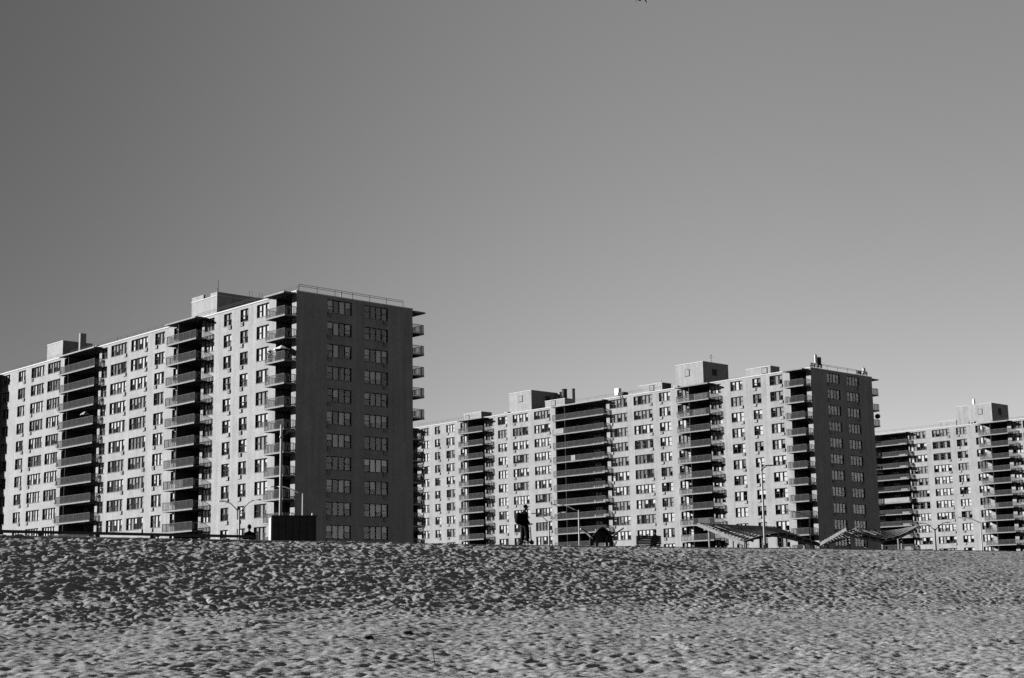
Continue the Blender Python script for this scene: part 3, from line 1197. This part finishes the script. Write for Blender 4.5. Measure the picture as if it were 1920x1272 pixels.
lamp(22.5, 136.0, 12.75, 'tall', "tall pale pole standing in front of the first slatted canopy", TG, (-0.95, 0.1))


# ------------------------------------------------------------------ slatted shade canopies
def canopy(label, t0, t1, n_far, w, zf, zn, posts):
    """ruled slatted roof; far edge at n = n_far, near edge w closer to the beach"""
    # local frame: x along the shore, y towards the beach
    def wp(t, q):
        n = n_far + q
        return (NX * n + EX * t, NY * n + EY * t)
    gx, gy = wp((t0 + t1) / 2, w / 2)
    gz = ground_z(gx, gy)
    e = empty("shade_canopy", (gx, gy, gz))
    tag(e, label, "canopy", "slatted shade canopies by the boardwalk")

    def pt(a, q, dz=0.0):
        """a 0..1 along, q 0..1 from far to near"""
        t = t0 + (t1 - t0) * a
        x, y = wp(t, w * q)
        f = float(np.interp(a, [0, 0.5, 1], zf)); n = float(np.interp(a, [0, 0.25, 0.5, 0.75, 1], zn))
        return Vector((x - gx, y - gy, f + (n - f) * q - gz + dz))
    nr = int((t1 - t0) / 1.25)
    for i in range(nr + 1):
        a = i / nr
        b = MB()
        hgt = 0.3 if i in (0, nr) else 0.22
        b.beam(pt(a, -0.04), pt(a, 1.04), 0.14, hgt, 'wood')
        link("fascia" if i in (0, nr) else "rafter", b.mesh("rafter"), e)
    ns = int(w / 0.34)
    for j in range(ns + 1):
        q = j / ns
        b = MB()
        for i in range(nr):
            b.beam(pt(i / nr, q, 0.17), pt((i + 1) / nr, q, 0.17), 0.25, 0.05, 'wood')
        link("slat", b.mesh("slat"), e)
    for q in (0.12, 0.88):
        b = MB()
        for i in range(nr):
            b.beam(pt(i / nr, q, -0.2), pt((i + 1) / nr, q, -0.2), 0.18, 0.22, 'wood')
        link("beam", b.mesh("beam"), e)
    for a, q in posts:
        b = MB()
        p = pt(a, q, -0.25)
        b.beam((p.x, p.y, 0), p, 0.14, 0.14, 'wood', up=(EX, EY, 0))
        link("post", b.mesh("post"), e)
    return e


eO = 108.3
canopy("slatted shade canopy behind the tall pole, its pale edge board dipping towards the beach", eO - 0.4, eO + 11.0, -90.3, 5.0,
       (7.2, 7.15, 7.15), (5.35, 5.95, 6.3, 5.9, 5.4), [(0.04, 0.15), (0.04, 0.7), (0.5, 0.12), (0.96, 0.12), (0.96, 0.75), (0.55, 0.85)])
canopy("slatted shade canopy with sagging front edge, before the middle block's dark end wall", eO + 18.3, eO + 31.6, -90.3, 3.2,
       (5.7, 7.35, 7.2), (7.05, 6.45, 6.1, 6.6, 7.65), [(0.04, 0.2), (0.1, 0.85), (0.3, 0.85), (0.55, 0.8), (0.8, 0.85), (0.96, 0.3)])


# small vaulted pavilion
def pavilion():
    gz = ground_z(7.0, 120.0)
    e = empty("vaulted_pavilion", (6.75, 120.0, gz), R(4))
    tag(e, "small dark vaulted shelter with upswept side wings on forked posts", "shelter")

    def shell(pts, mat, name, y0=-0.4, y1=0.4, th=0.12):
        b = MB()
        for (x0, z0), (x1, z1) in zip(pts[:-1], pts[1:]):
            b.hexa([(x0, y0, z0 - th), (x1, y0, z1 - th), (x1, y1, z1 - th), (x0, y1, z0 - th),
                    (x0, y0, z0), (x1, y0, z1), (x1, y1, z1), (x0, y1, z0)], mat)
        link(name, b.mesh(name), e)
    arch = [(-0.6 + 1.55 * k / 10, 3.4 + 0.75 * math.sin(math.pi * k / 10)) for k in range(11)]
    shell(arch, 'darkmetal', "vault")
    b = MB()                                        # closed end of the vault
    for (x0, z0), (x1, z1) in zip(arch[:-1], arch[1:]):
        b.hexa([(x0, 0.2, 2.95), (x1, 0.2, 2.95), (x1, 0.3, 2.95), (x0, 0.3, 2.95), (x0, 0.2, z0 - 0.123), (x1, 0.2, z1 - 0.123), (x1, 0.3, z1 - 0.123), (x0, 0.3, z0 - 0.123)], 'darkmetal')
    link("end_panel", b.mesh("end_panel"), e)
    lw = [(-1.55, 4.1), (-1.3, 3.95), (-1.05, 3.8), (-0.85, 3.6), (-0.63, 3.35)]
    shell(lw, 'wood', "wing")
    shell([(-x + 0.33, z) for x, z in lw], 'wood', "wing")
    for x, lean in ((-0.95, 0.25), (-0.5, -0.15), (-0.35, 0.1), (0.6, -0.1), (0.78, 0.05), (1.1, -0.2)):
        b = MB()
        b.beam((x, -0.1, 0), (x + lean, -0.1, 3.45), 0.16, 0.2, 'darkmetal', up=(1, 0, 0))
        link("post", b.mesh("post"), e)


pavilion()


# ------------------------------------------------------------------ boardwalk furniture
def low_rail():
    t0, t1 = -34.0, -14.2
    a, c = st(-0.45, t0), st(-0.45, t1)
    z0, z1 = float(crest_z(t0)) + 0.02, float(crest_z(t1)) + 0.02
    e = empty("boardwalk_railing", (a[0], a[1], z0))
    tag(e, "low dark timber rail along the boardwalk's edge before the nearest block", "railing")
    L = Vector((c[0] - a[0], c[1] - a[1], z1 - z0))
    b = MB()
    b.beam((0, 0, 0.14), L + Vector((0, 0, 0.14)), 0.14, 0.1, 'darkmetal')
    link("rail", b.mesh("rail"), e)
    n = 9
    for i in range(n + 1):
        p = L * (i / n)
        b = MB()
        b.beam(p, p + Vector((0, 0, 0.089)), 0.12, 0.12, 'darkmetal', up=(1, 0, 0))
        link("post", b.mesh("post"), e)


low_rail()


def container():
    x, y = -11.4, 77.2
    gz = ground_z(x, y)
    ang = R(14)
    e = empty("storage_container", (x, y, gz), ang)
    tag(e, "dark ribbed metal container with a pale sunlit side on the boardwalk", "container")
    w, d, h = 2.25, 1.3, 1.95
    b = MB()
    b.box(-w / 2, w / 2, -d / 2, d / 2, 0.12, h, 'darkmetal')
    link("body", b.mesh("body"), e)
    for i in range(7):
        xx = -w / 2 + 0.05 + (w - 0.1) * i / 6
        b = MB()
        b.box(xx - 0.04, xx + 0.04, -d / 2 - 0.06, -d / 2 - 0.003, 0.15, h - 0.02, 'darkmetal')
        link("rib", b.mesh("rib"), e)
    b = MB()
    b.box(-w / 2 - 0.03, w / 2 + 0.03, -d / 2 - 0.07, d / 2 + 0.03, h + 0.003, h + 0.07, 'darkmetal')
    link("lid", b.mesh("lid"), e)
    b = MB()
    b.box(-w / 2 - 0.05, -w / 2 - 0.003, -d / 2 - 0.02, d / 2, 0.1, h - 0.01, 'metal')  # paler metal puts the sunlight on this side into its colour
    link("sunlit_tone_panel", b.mesh("sunlit_tone_panel"), e)
    for xx in (-0.15, 0.95):
        b = MB()
        b.tube([(xx, -0.4, h + 0.07), (xx, -0.4, h + 0.2)], [0.05, 0.03], 'white', 8)
        link("lifting_eye", b.mesh("lifting_eye"), e)
    for sx in (-1, 1):
        for sy in (-1, 1):
            b = MB()
            b.box(sx * w * 0.4 - 0.06, sx * w * 0.4 + 0.06, sy * 0.4 - 0.06, sy * 0.4 + 0.06, 0, 0.118, 'rubber')
            link("foot", b.mesh("foot"), e)


container()


def bench():
    x, y = 7.55, 86.0
    e = empty("bench", (x, y, ground_z(x, y)), R(8))
    tag(e, "dark high-backed bench on the boardwalk with a person seated at its end", "bench")
    w = 1.45
    for i in range(5):
        b = MB()
        b.box(-w / 2, w / 2, -0.30, -0.26, 0.48 + i * 0.1, 0.57 + i * 0.1, 'darkmetal')
        link("back_slat", b.mesh("back_slat"), e)
    for i in range(4):
        b = MB()
        b.box(-w / 2, w / 2, -0.22 + i * 0.12, -0.12 + i * 0.12, 0.42, 0.455, 'darkmetal')
        link("seat_slat", b.mesh("seat_slat"), e)
    for xx in (-w / 2 + 0.1, w / 2 - 0.1):
        b = MB()
        b.box(xx - 0.04, xx + 0.04, -0.25, -0.19, 0, 0.417, 'darkmetal')
        b.box(xx - 0.04, xx + 0.04, 0.16, 0.22, 0, 0.417, 'darkmetal')
        b.box(xx - 0.035, xx + 0.035, -0.257, -0.225, 0.458, 0.97, 'darkmetal')
        link("leg", b.mesh("leg"), e)


bench()


# ------------------------------------------------------------------ people
def skin_figure(name, chains, mat, parent=None, loc=(0, 0, 0), rz=0.0, sub=2):
    """chains: list of lists of (point, radius); points are shared by equal coordinates; first point is the root"""
    me = bpy.data.meshes.new(name)
    bm = bmesh.new()
    lay = bm.verts.layers.skin.verify()
    seen = {}
    first = True
    for ch in chains:
        prev = None
        for p, r in ch:
            k = tuple(round(c, 4) for c in p)
            if k not in seen:
                v = bm.verts.new(p)
                rr = r if isinstance(r, tuple) else (r, r)
                v[lay].radius = rr
                v[lay].use_root = first
                first = False
                seen[k] = v
            v = seen[k]
            if prev is not None and prev is not v and bm.edges.get((prev, v)) is None:
                bm.edges.new((prev, v))
            prev = v
    bm.to_mesh(me)
    bm.free()
    me.materials.append(M[mat])
    o = link(name, me, parent, loc, rz)
    sk = o.modifiers.new("skin", 'SKIN')
    sk.use_smooth_shade = True
    ss = o.modifiers.new("subsurf", 'SUBSURF')
    ss.levels = sub
    ss.render_levels = sub
    return o


def head_parts(o, c, fwd=1.0, cap=True, mat='skin'):
    """face with nose, eyes, ears; local x is forward"""
    b = MB()
    b.ball((c[0], c[1], c[2]), (0.095, 0.075, 0.115), mat, 14, 10)
    b.ball((c[0] + 0.03, c[1], c[2] - 0.07), (0.062, 0.052, 0.06), mat, 10, 7)
    b.ball((c[0] + 0.1, c[1], c[2] - 0.012), (0.022, 0.014, 0.026), mat, 8, 6)
    b.ball((c[0] + 0.088, c[1], c[2] - 0.062), (0.012, 0.024, 0.008), 'cloth', 8, 5)
    for s in (-1, 1):
        b.ball((c[0] + 0.085, c[1] + 0.03 * s, c[2] + 0.012), (0.012, 0.014, 0.01), 'cloth', 8, 5)
        b.ball((c[0] - 0.005, c[1] + 0.076 * s, c[2] - 0.005), (0.022, 0.012, 0.034), mat, 8, 6)
    link("head", b.mesh("head", True), o)
    if cap:
        b = MB()
        b.ball((c[0] - 0.008, c[1], c[2] + 0.045), (0.108, 0.088, 0.092), 'cloth', 14, 8)
        b.hexa([(c[0] + 0.06, c[1] - 0.07, c[2] + 0.035), (c[0] + 0.2, c[1] - 0.05, c[2] + 0.02), (c[0] + 0.2, c[1] + 0.05, c[2] + 0.02), (c[0] + 0.06, c[1] + 0.07, c[2] + 0.035),
                (c[0] + 0.06, c[1] - 0.07, c[2] + 0.055), (c[0] + 0.2, c[1] - 0.05, c[2] + 0.032), (c[0] + 0.2, c[1] + 0.05, c[2] + 0.032), (c[0] + 0.06, c[1] + 0.07, c[2] + 0.055)], 'cloth')
        link("cap", b.mesh("cap", True), o)
    else:
        b = MB()
        b.ball((c[0] - 0.015, c[1], c[2] + 0.03), (0.1, 0.086, 0.105), 'cloth', 12, 8)
        link("hair", b.mesh("hair", True), o)


def hand(o, w, d, grip=True):
    """five-fingered hand at wrist w pointing along d, curled round a bar across local y"""
    w, d = Vector(w), Vector(d).normalized()
    side = Vector((0, 1, 0))
    nrm = d.cross(side).normalized()
    if nrm.z > 0: nrm = -nrm
    b = MB()
    b.beam(w, w + d * 0.085, 0.075, 0.032, 'skin', up=nrm)
    for i, L in enumerate((0.062, 0.072, 0.068, 0.054)):
        p = w + d * 0.08 + side * (-0.03 + i * 0.02)
        b.tube([p, p + d * L * 0.5 + nrm * 0.012, p + d * L * 0.55 + nrm * 0.04, p + d * L * 0.2 + nrm * 0.055], [0.0095, 0.009, 0.0085, 0.007], 'skin', 6)
    p = w + d * 0.03 + side * 0.035
    b.tube([p, p + side * 0.02 + d * 0.03 + nrm * 0.02, p + d * 0.055 + nrm * 0.045], [0.012, 0.011, 0.008], 'skin', 6)
    link("hand", b.mesh("hand", True), o)


# rider with backpack: local x forward, z up, feet on the scooter deck
px_, py_ = 0.43, 68.2
gz = ground_z(px_, py_)
FACE = R(16)
rider = empty("person", (px_, py_, gz), FACE)
tag(rider, "person in dark clothes and cap with a backpack, riding a kick scooter along the boardwalk", "person")
dk = 0.105
hip, chest, neck = (0.0, 0, 0.98), (0.0, 0, 1.3), (0.03, 0, 1.5)
chains = [
    [(hip, (0.17, 0.15)), ((0.0, 0, 1.13), (0.165, 0.14)), (chest, (0.18, 0.15)), ((0.0, 0, 1.44), (0.14, 0.12)), (neck, (0.06, 0.06)), ((0.05, 0, 1.57), (0.055, 0.055))],
    [((0.0, 0, 1.44), 0.12), ((0.01, 0.17, 1.43), 0.075), ((0.02, 0.215, 1.2), 0.06), ((0.12, 0.2, 0.99), 0.048), ((0.2, 0.19, 0.95), 0.04)],
    [((0.0, 0, 1.44), 0.12), ((0.01, -0.17, 1.43), 0.075), ((0.03, -0.215, 1.2), 0.06), ((0.13, -0.2, 1.0), 0.048), ((0.2, -0.19, 0.95), 0.04)],
    [(hip, 0.14), ((-0.04, 0.09, 0.86), 0.14), ((-0.05, 0.1, 0.55), 0.115), ((-0.09, 0.09, 0.22), 0.1), ((-0.11, 0.09, dk + 0.06), 0.062), ((-0.01, 0.09, dk + 0.045), 0.042)],
    [(hip, 0.14), ((0.04, -0.09, 0.86), 0.14), ((0.09, -0.1, 0.55), 0.115), ((0.1, -0.08, 0.22), 0.1), ((0.11, -0.08, dk + 0.06), 0.062), ((0.2, -0.08, dk + 0.045), 0.042)],
]
body = skin_figure("body", chains, 'cloth', rider)
head_parts(rider, (0.07, 0, 1.68))
hand(rider, (0.2, 0.19, 0.95), (1, 0, -0.25))
hand(rider, (0.2, -0.19, 0.95), (1, 0, -0.25))

# the backpack
bp = empty("backpack", (px_, py_, gz), FACE)
tag(bp, "bulky black backpack on the back of the scooter rider", "backpack")
b = MB()
prof = [(0.93, 0.10, 0.13), (0.98, 0.17, 0.16), (1.12, 0.205, 0.18), (1.28, 0.19, 0.17), (1.40, 0.13, 0.15), (1.45, 0.07, 0.1)]
n = 12
base = 0
for z, rx, ry in prof:
    for i in range(n):
        a = 2 * math.pi * i / n
        ca, sa = math.cos(a), math.sin(a)
        b.v.append((-0.17 - (0.1 if z > 0.95 else 0.06) + 1.15 * rx * (abs(ca) ** 0.7) * (1 if ca > 0 else -1) * 0.75, ry * (abs(sa) ** 0.7) * (1 if sa > 0 else -1), z))
for k in range(len(prof) - 1):
    for i in range(n):
        q, r = k * n + i, k * n + (i + 1) % n
        b.f.append((q, r, r + n, q + n)); b.m.append(b.mi('cloth'))
b.f += [tuple(reversed(range(n))), tuple(range((len(prof) - 1) * n, len(prof) * n))]
b.m += [0, 0]
link("bag", b.mesh("bag", True), bp)
for s in (-1, 1):
    b = MB()
    b.tube([(-0.12, 0.1 * s, 1.42), (0.0, 0.11 * s, 1.535), (0.13, 0.115 * s, 1.42), (0.15, 0.12 * s, 1.2), (0.0, 0.155 * s, 1.03), (-0.12, 0.12 * s, 1.0)], 0.018, 'cloth', 6)
    link("strap", b.mesh("strap", True), bp)

# the kick scooter
sc_ = empty("kick_scooter", (px_, py_, gz), FACE)
tag(sc_, "small-wheeled black kick scooter under the rider with the backpack", "scooter")
b = MB()
b.box(-0.26, 0.24, -0.14, 0.14, 0.075, dk, 'darkmetal')
b.beam((0.24, 0, 0.09), (0.31, 0, 0.2), 0.07, 0.04, 'darkmetal', up=(0, 1, 0))
link("deck", b.mesh("deck"), sc_)
b = MB()
b.tube([(0.33, 0, 0.1), (0.30, 0, 0.3), (0.26, 0, 0.93)], [0.025, 0.025, 0.018], 'darkmetal', 8)
link("stem", b.mesh("stem", True), sc_)
b = MB()
b.tube([(0.26, -0.27, 0.93), (0.27, -0.1, 0.935), (0.27, 0.1, 0.935), (0.26, 0.27, 0.93)], 0.017, 'rubber', 8)
b.tube([(0.27, -0.2, 0.93), (0.36, -0.2, 0.92)], 0.012, 'rubber', 6)
link("handlebar", b.mesh("handlebar", True), sc_)
for x, r in ((0.335, 0.1), (-0.2, 0.09)):
    b = MB()
    pts = 16
    for yy in (-0.02, 0.02):
        for i in range(pts):
            a = 2 * math.pi * i / pts
            b.v.append((x + r * math.cos(a), yy, r + 0.002 + r * math.sin(a)))
    for i in range(pts):
        j = (i + 1) % pts
        b.f.append((i, j, pts + j, pts + i)); b.m.append(b.mi('rubber'))
    b.f += [tuple(reversed(range(pts))), tuple(range(pts, 2 * pts))]
    b.m += [0, 0]
    b.tube([(x, -0.035, r + 0.002), (x, 0.035, r + 0.002)], 0.02, 'metal', 8)
    link("wheel", b.mesh("wheel"), sc_)


def seated(x, y, rz, label, seat, z):
    e = empty("person", (x, y, z), rz)
    tag(e, label, "person")
    hp = (0, 0, seat + 0.1)
    ft = 0.06 if seat > 0.3 else 0.05
    kz = seat + 0.12 if seat > 0.3 else 0.45
    kx = 0.42 if seat > 0.3 else 0.38
    ch = [
        [(hp, (0.16, 0.13)), ((-0.02, 0, seat + 0.32), (0.155, 0.115)), ((-0.02, 0, seat + 0.5), (0.12, 0.1)), ((0, 0, seat + 0.57), 0.06), ((0.01, 0, seat + 0.63), 0.055)],
        [((-0.02, 0, seat + 0.5), 0.12), ((0, 0.17, seat + 0.47), 0.078), ((0.04, 0.22, seat + 0.24), 0.06), ((0.22, 0.17, seat + 0.2), 0.045)],
        [((-0.02, 0, seat + 0.5), 0.12), ((0, -0.17, seat + 0.47), 0.078), ((0.04, -0.22, seat + 0.24), 0.06), ((0.22, -0.17, seat + 0.2), 0.045)],
        [(hp, 0.14), ((kx, 0.11, kz), 0.08), ((kx + 0.06, 0.11, 0.12), 0.06), ((kx + 0.2, 0.11, ft), 0.045)],
        [(hp, 0.14), ((kx, -0.11, kz), 0.08), ((kx + 0.06, -0.11, 0.12), 0.06), ((kx + 0.2, -0.11, ft), 0.045)],
    ]
    skin_figure("body", ch, 'cloth', e)
    head_parts(e, (0.03, 0, seat + 0.75), cap=False)
    hand(e, (0.22, 0.17, seat + 0.2), (1, 0, -0.2))
    hand(e, (0.22, -0.17, seat + 0.2), (1, 0, -0.2))


seated(8.0, 86.08, R(98), "person in dark clothes seated on the bench, seen from behind", 0.455, ground_z(8.0, 86.0))
seated(-11.3, 64.0, R(110), "dark-haired person low behind the boardwalk's edge, only the head showing", 0.03, ground_z(-11.3, 64.0) - 0.0)

# ------------------------------------------------------------------ small things on the sand
def sand_z(x, y):
    s = NX * (x - OX) + NY * (y - OY)
    t = EX * (x - OX) + EY * (y - OY)
    return float(beach_base(np.array([s]), np.array([t]))[0])


z = sand_z(-1.7, 31)
b = MB()
b.tube([(0.05, 0, -0.15), (0.02, 0, 0.1), (-0.01, 0.0, 0.3), (-0.04, 0, 0.44)], [0.012, 0.011, 0.009, 0.005], 'twig', 6)
tag(link("dry_reed", b.mesh("dry_reed", True), None, (-1.7, 31.0, z)), "thin dark stick standing upright in the near sand", "stick")
for x, y, w, lab in ((-3.55, 36.5, 0.28, "flat dark scrap of driftwood lying in the trampled sand"), (-2.75, 38.4, 0.34, "curved dark strip of seaweed lying in the trampled sand")):
    b = MB()
    b.tube([(-w / 2, 0, 0.03), (-w / 5, 0.03, 0.08), (w / 4, 0.0, 0.07), (w / 2, -0.04, 0.02)], [0.015, 0.05, 0.045, 0.01], 'twig', 8)
    tag(link("driftwood" if "wood" in lab else "seaweed", b.mesh("driftwood", True), None, (x, y, sand_z(x, y) + 0.02)), lab, "driftwood" if "wood" in lab else "seaweed")


# ------------------------------------------------------------------ a bird overhead
e = empty("bird", (5.72, 60.0, 25.38), R(10))
tag(e, "small dark bird with drooping wings high in the sky", "bird")
b = MB()
b.ball((0, 0, 0), (0.06, 0.15, 0.06), 'cloth', 10, 7)
b.ball((0, -0.16, 0.03), (0.035, 0.045, 0.035), 'cloth', 8, 6)
b.tube([(0, -0.2, 0.03), (0, -0.24, 0.02)], [0.012, 0.003], 'cloth', 6)
link("body", b.mesh("body", True), e)
for sg in (-1, 1):
    b = MB()
    pr = [(0.03, 0.02, 0.09), (0.10, 0.035, 0.085), (0.17, -0.03, 0.07), (0.235, -0.19, 0.035)]
    for (x0, z0, c0), (x1, z1_, c1) in zip(pr[:-1], pr[1:]):
        b.hexa([(sg * x0, -c0, z0 - 0.012), (sg * x1, -c1, z1_ - 0.012), (sg * x1, c1, z1_ - 0.012), (sg * x0, c0, z0 - 0.012),
                (sg * x0, -c0, z0 + 0.012), (sg * x1, -c1, z1_ + 0.012), (sg * x1, c1, z1_ + 0.012), (sg * x0, c0, z0 + 0.012)], 'cloth')
    link("wing", b.mesh("wing"), e)
b = MB()
b.hexa([(-0.03, 0.12, -0.01), (0.03, 0.12, -0.01), (0.06, 0.27, -0.01), (-0.06, 0.27, -0.01), (-0.03, 0.12, 0.01), (0.03, 0.12, 0.01), (0.06, 0.27, 0.01), (-0.06, 0.27, 0.01)], 'cloth')
link("tail", b.mesh("tail"), e)
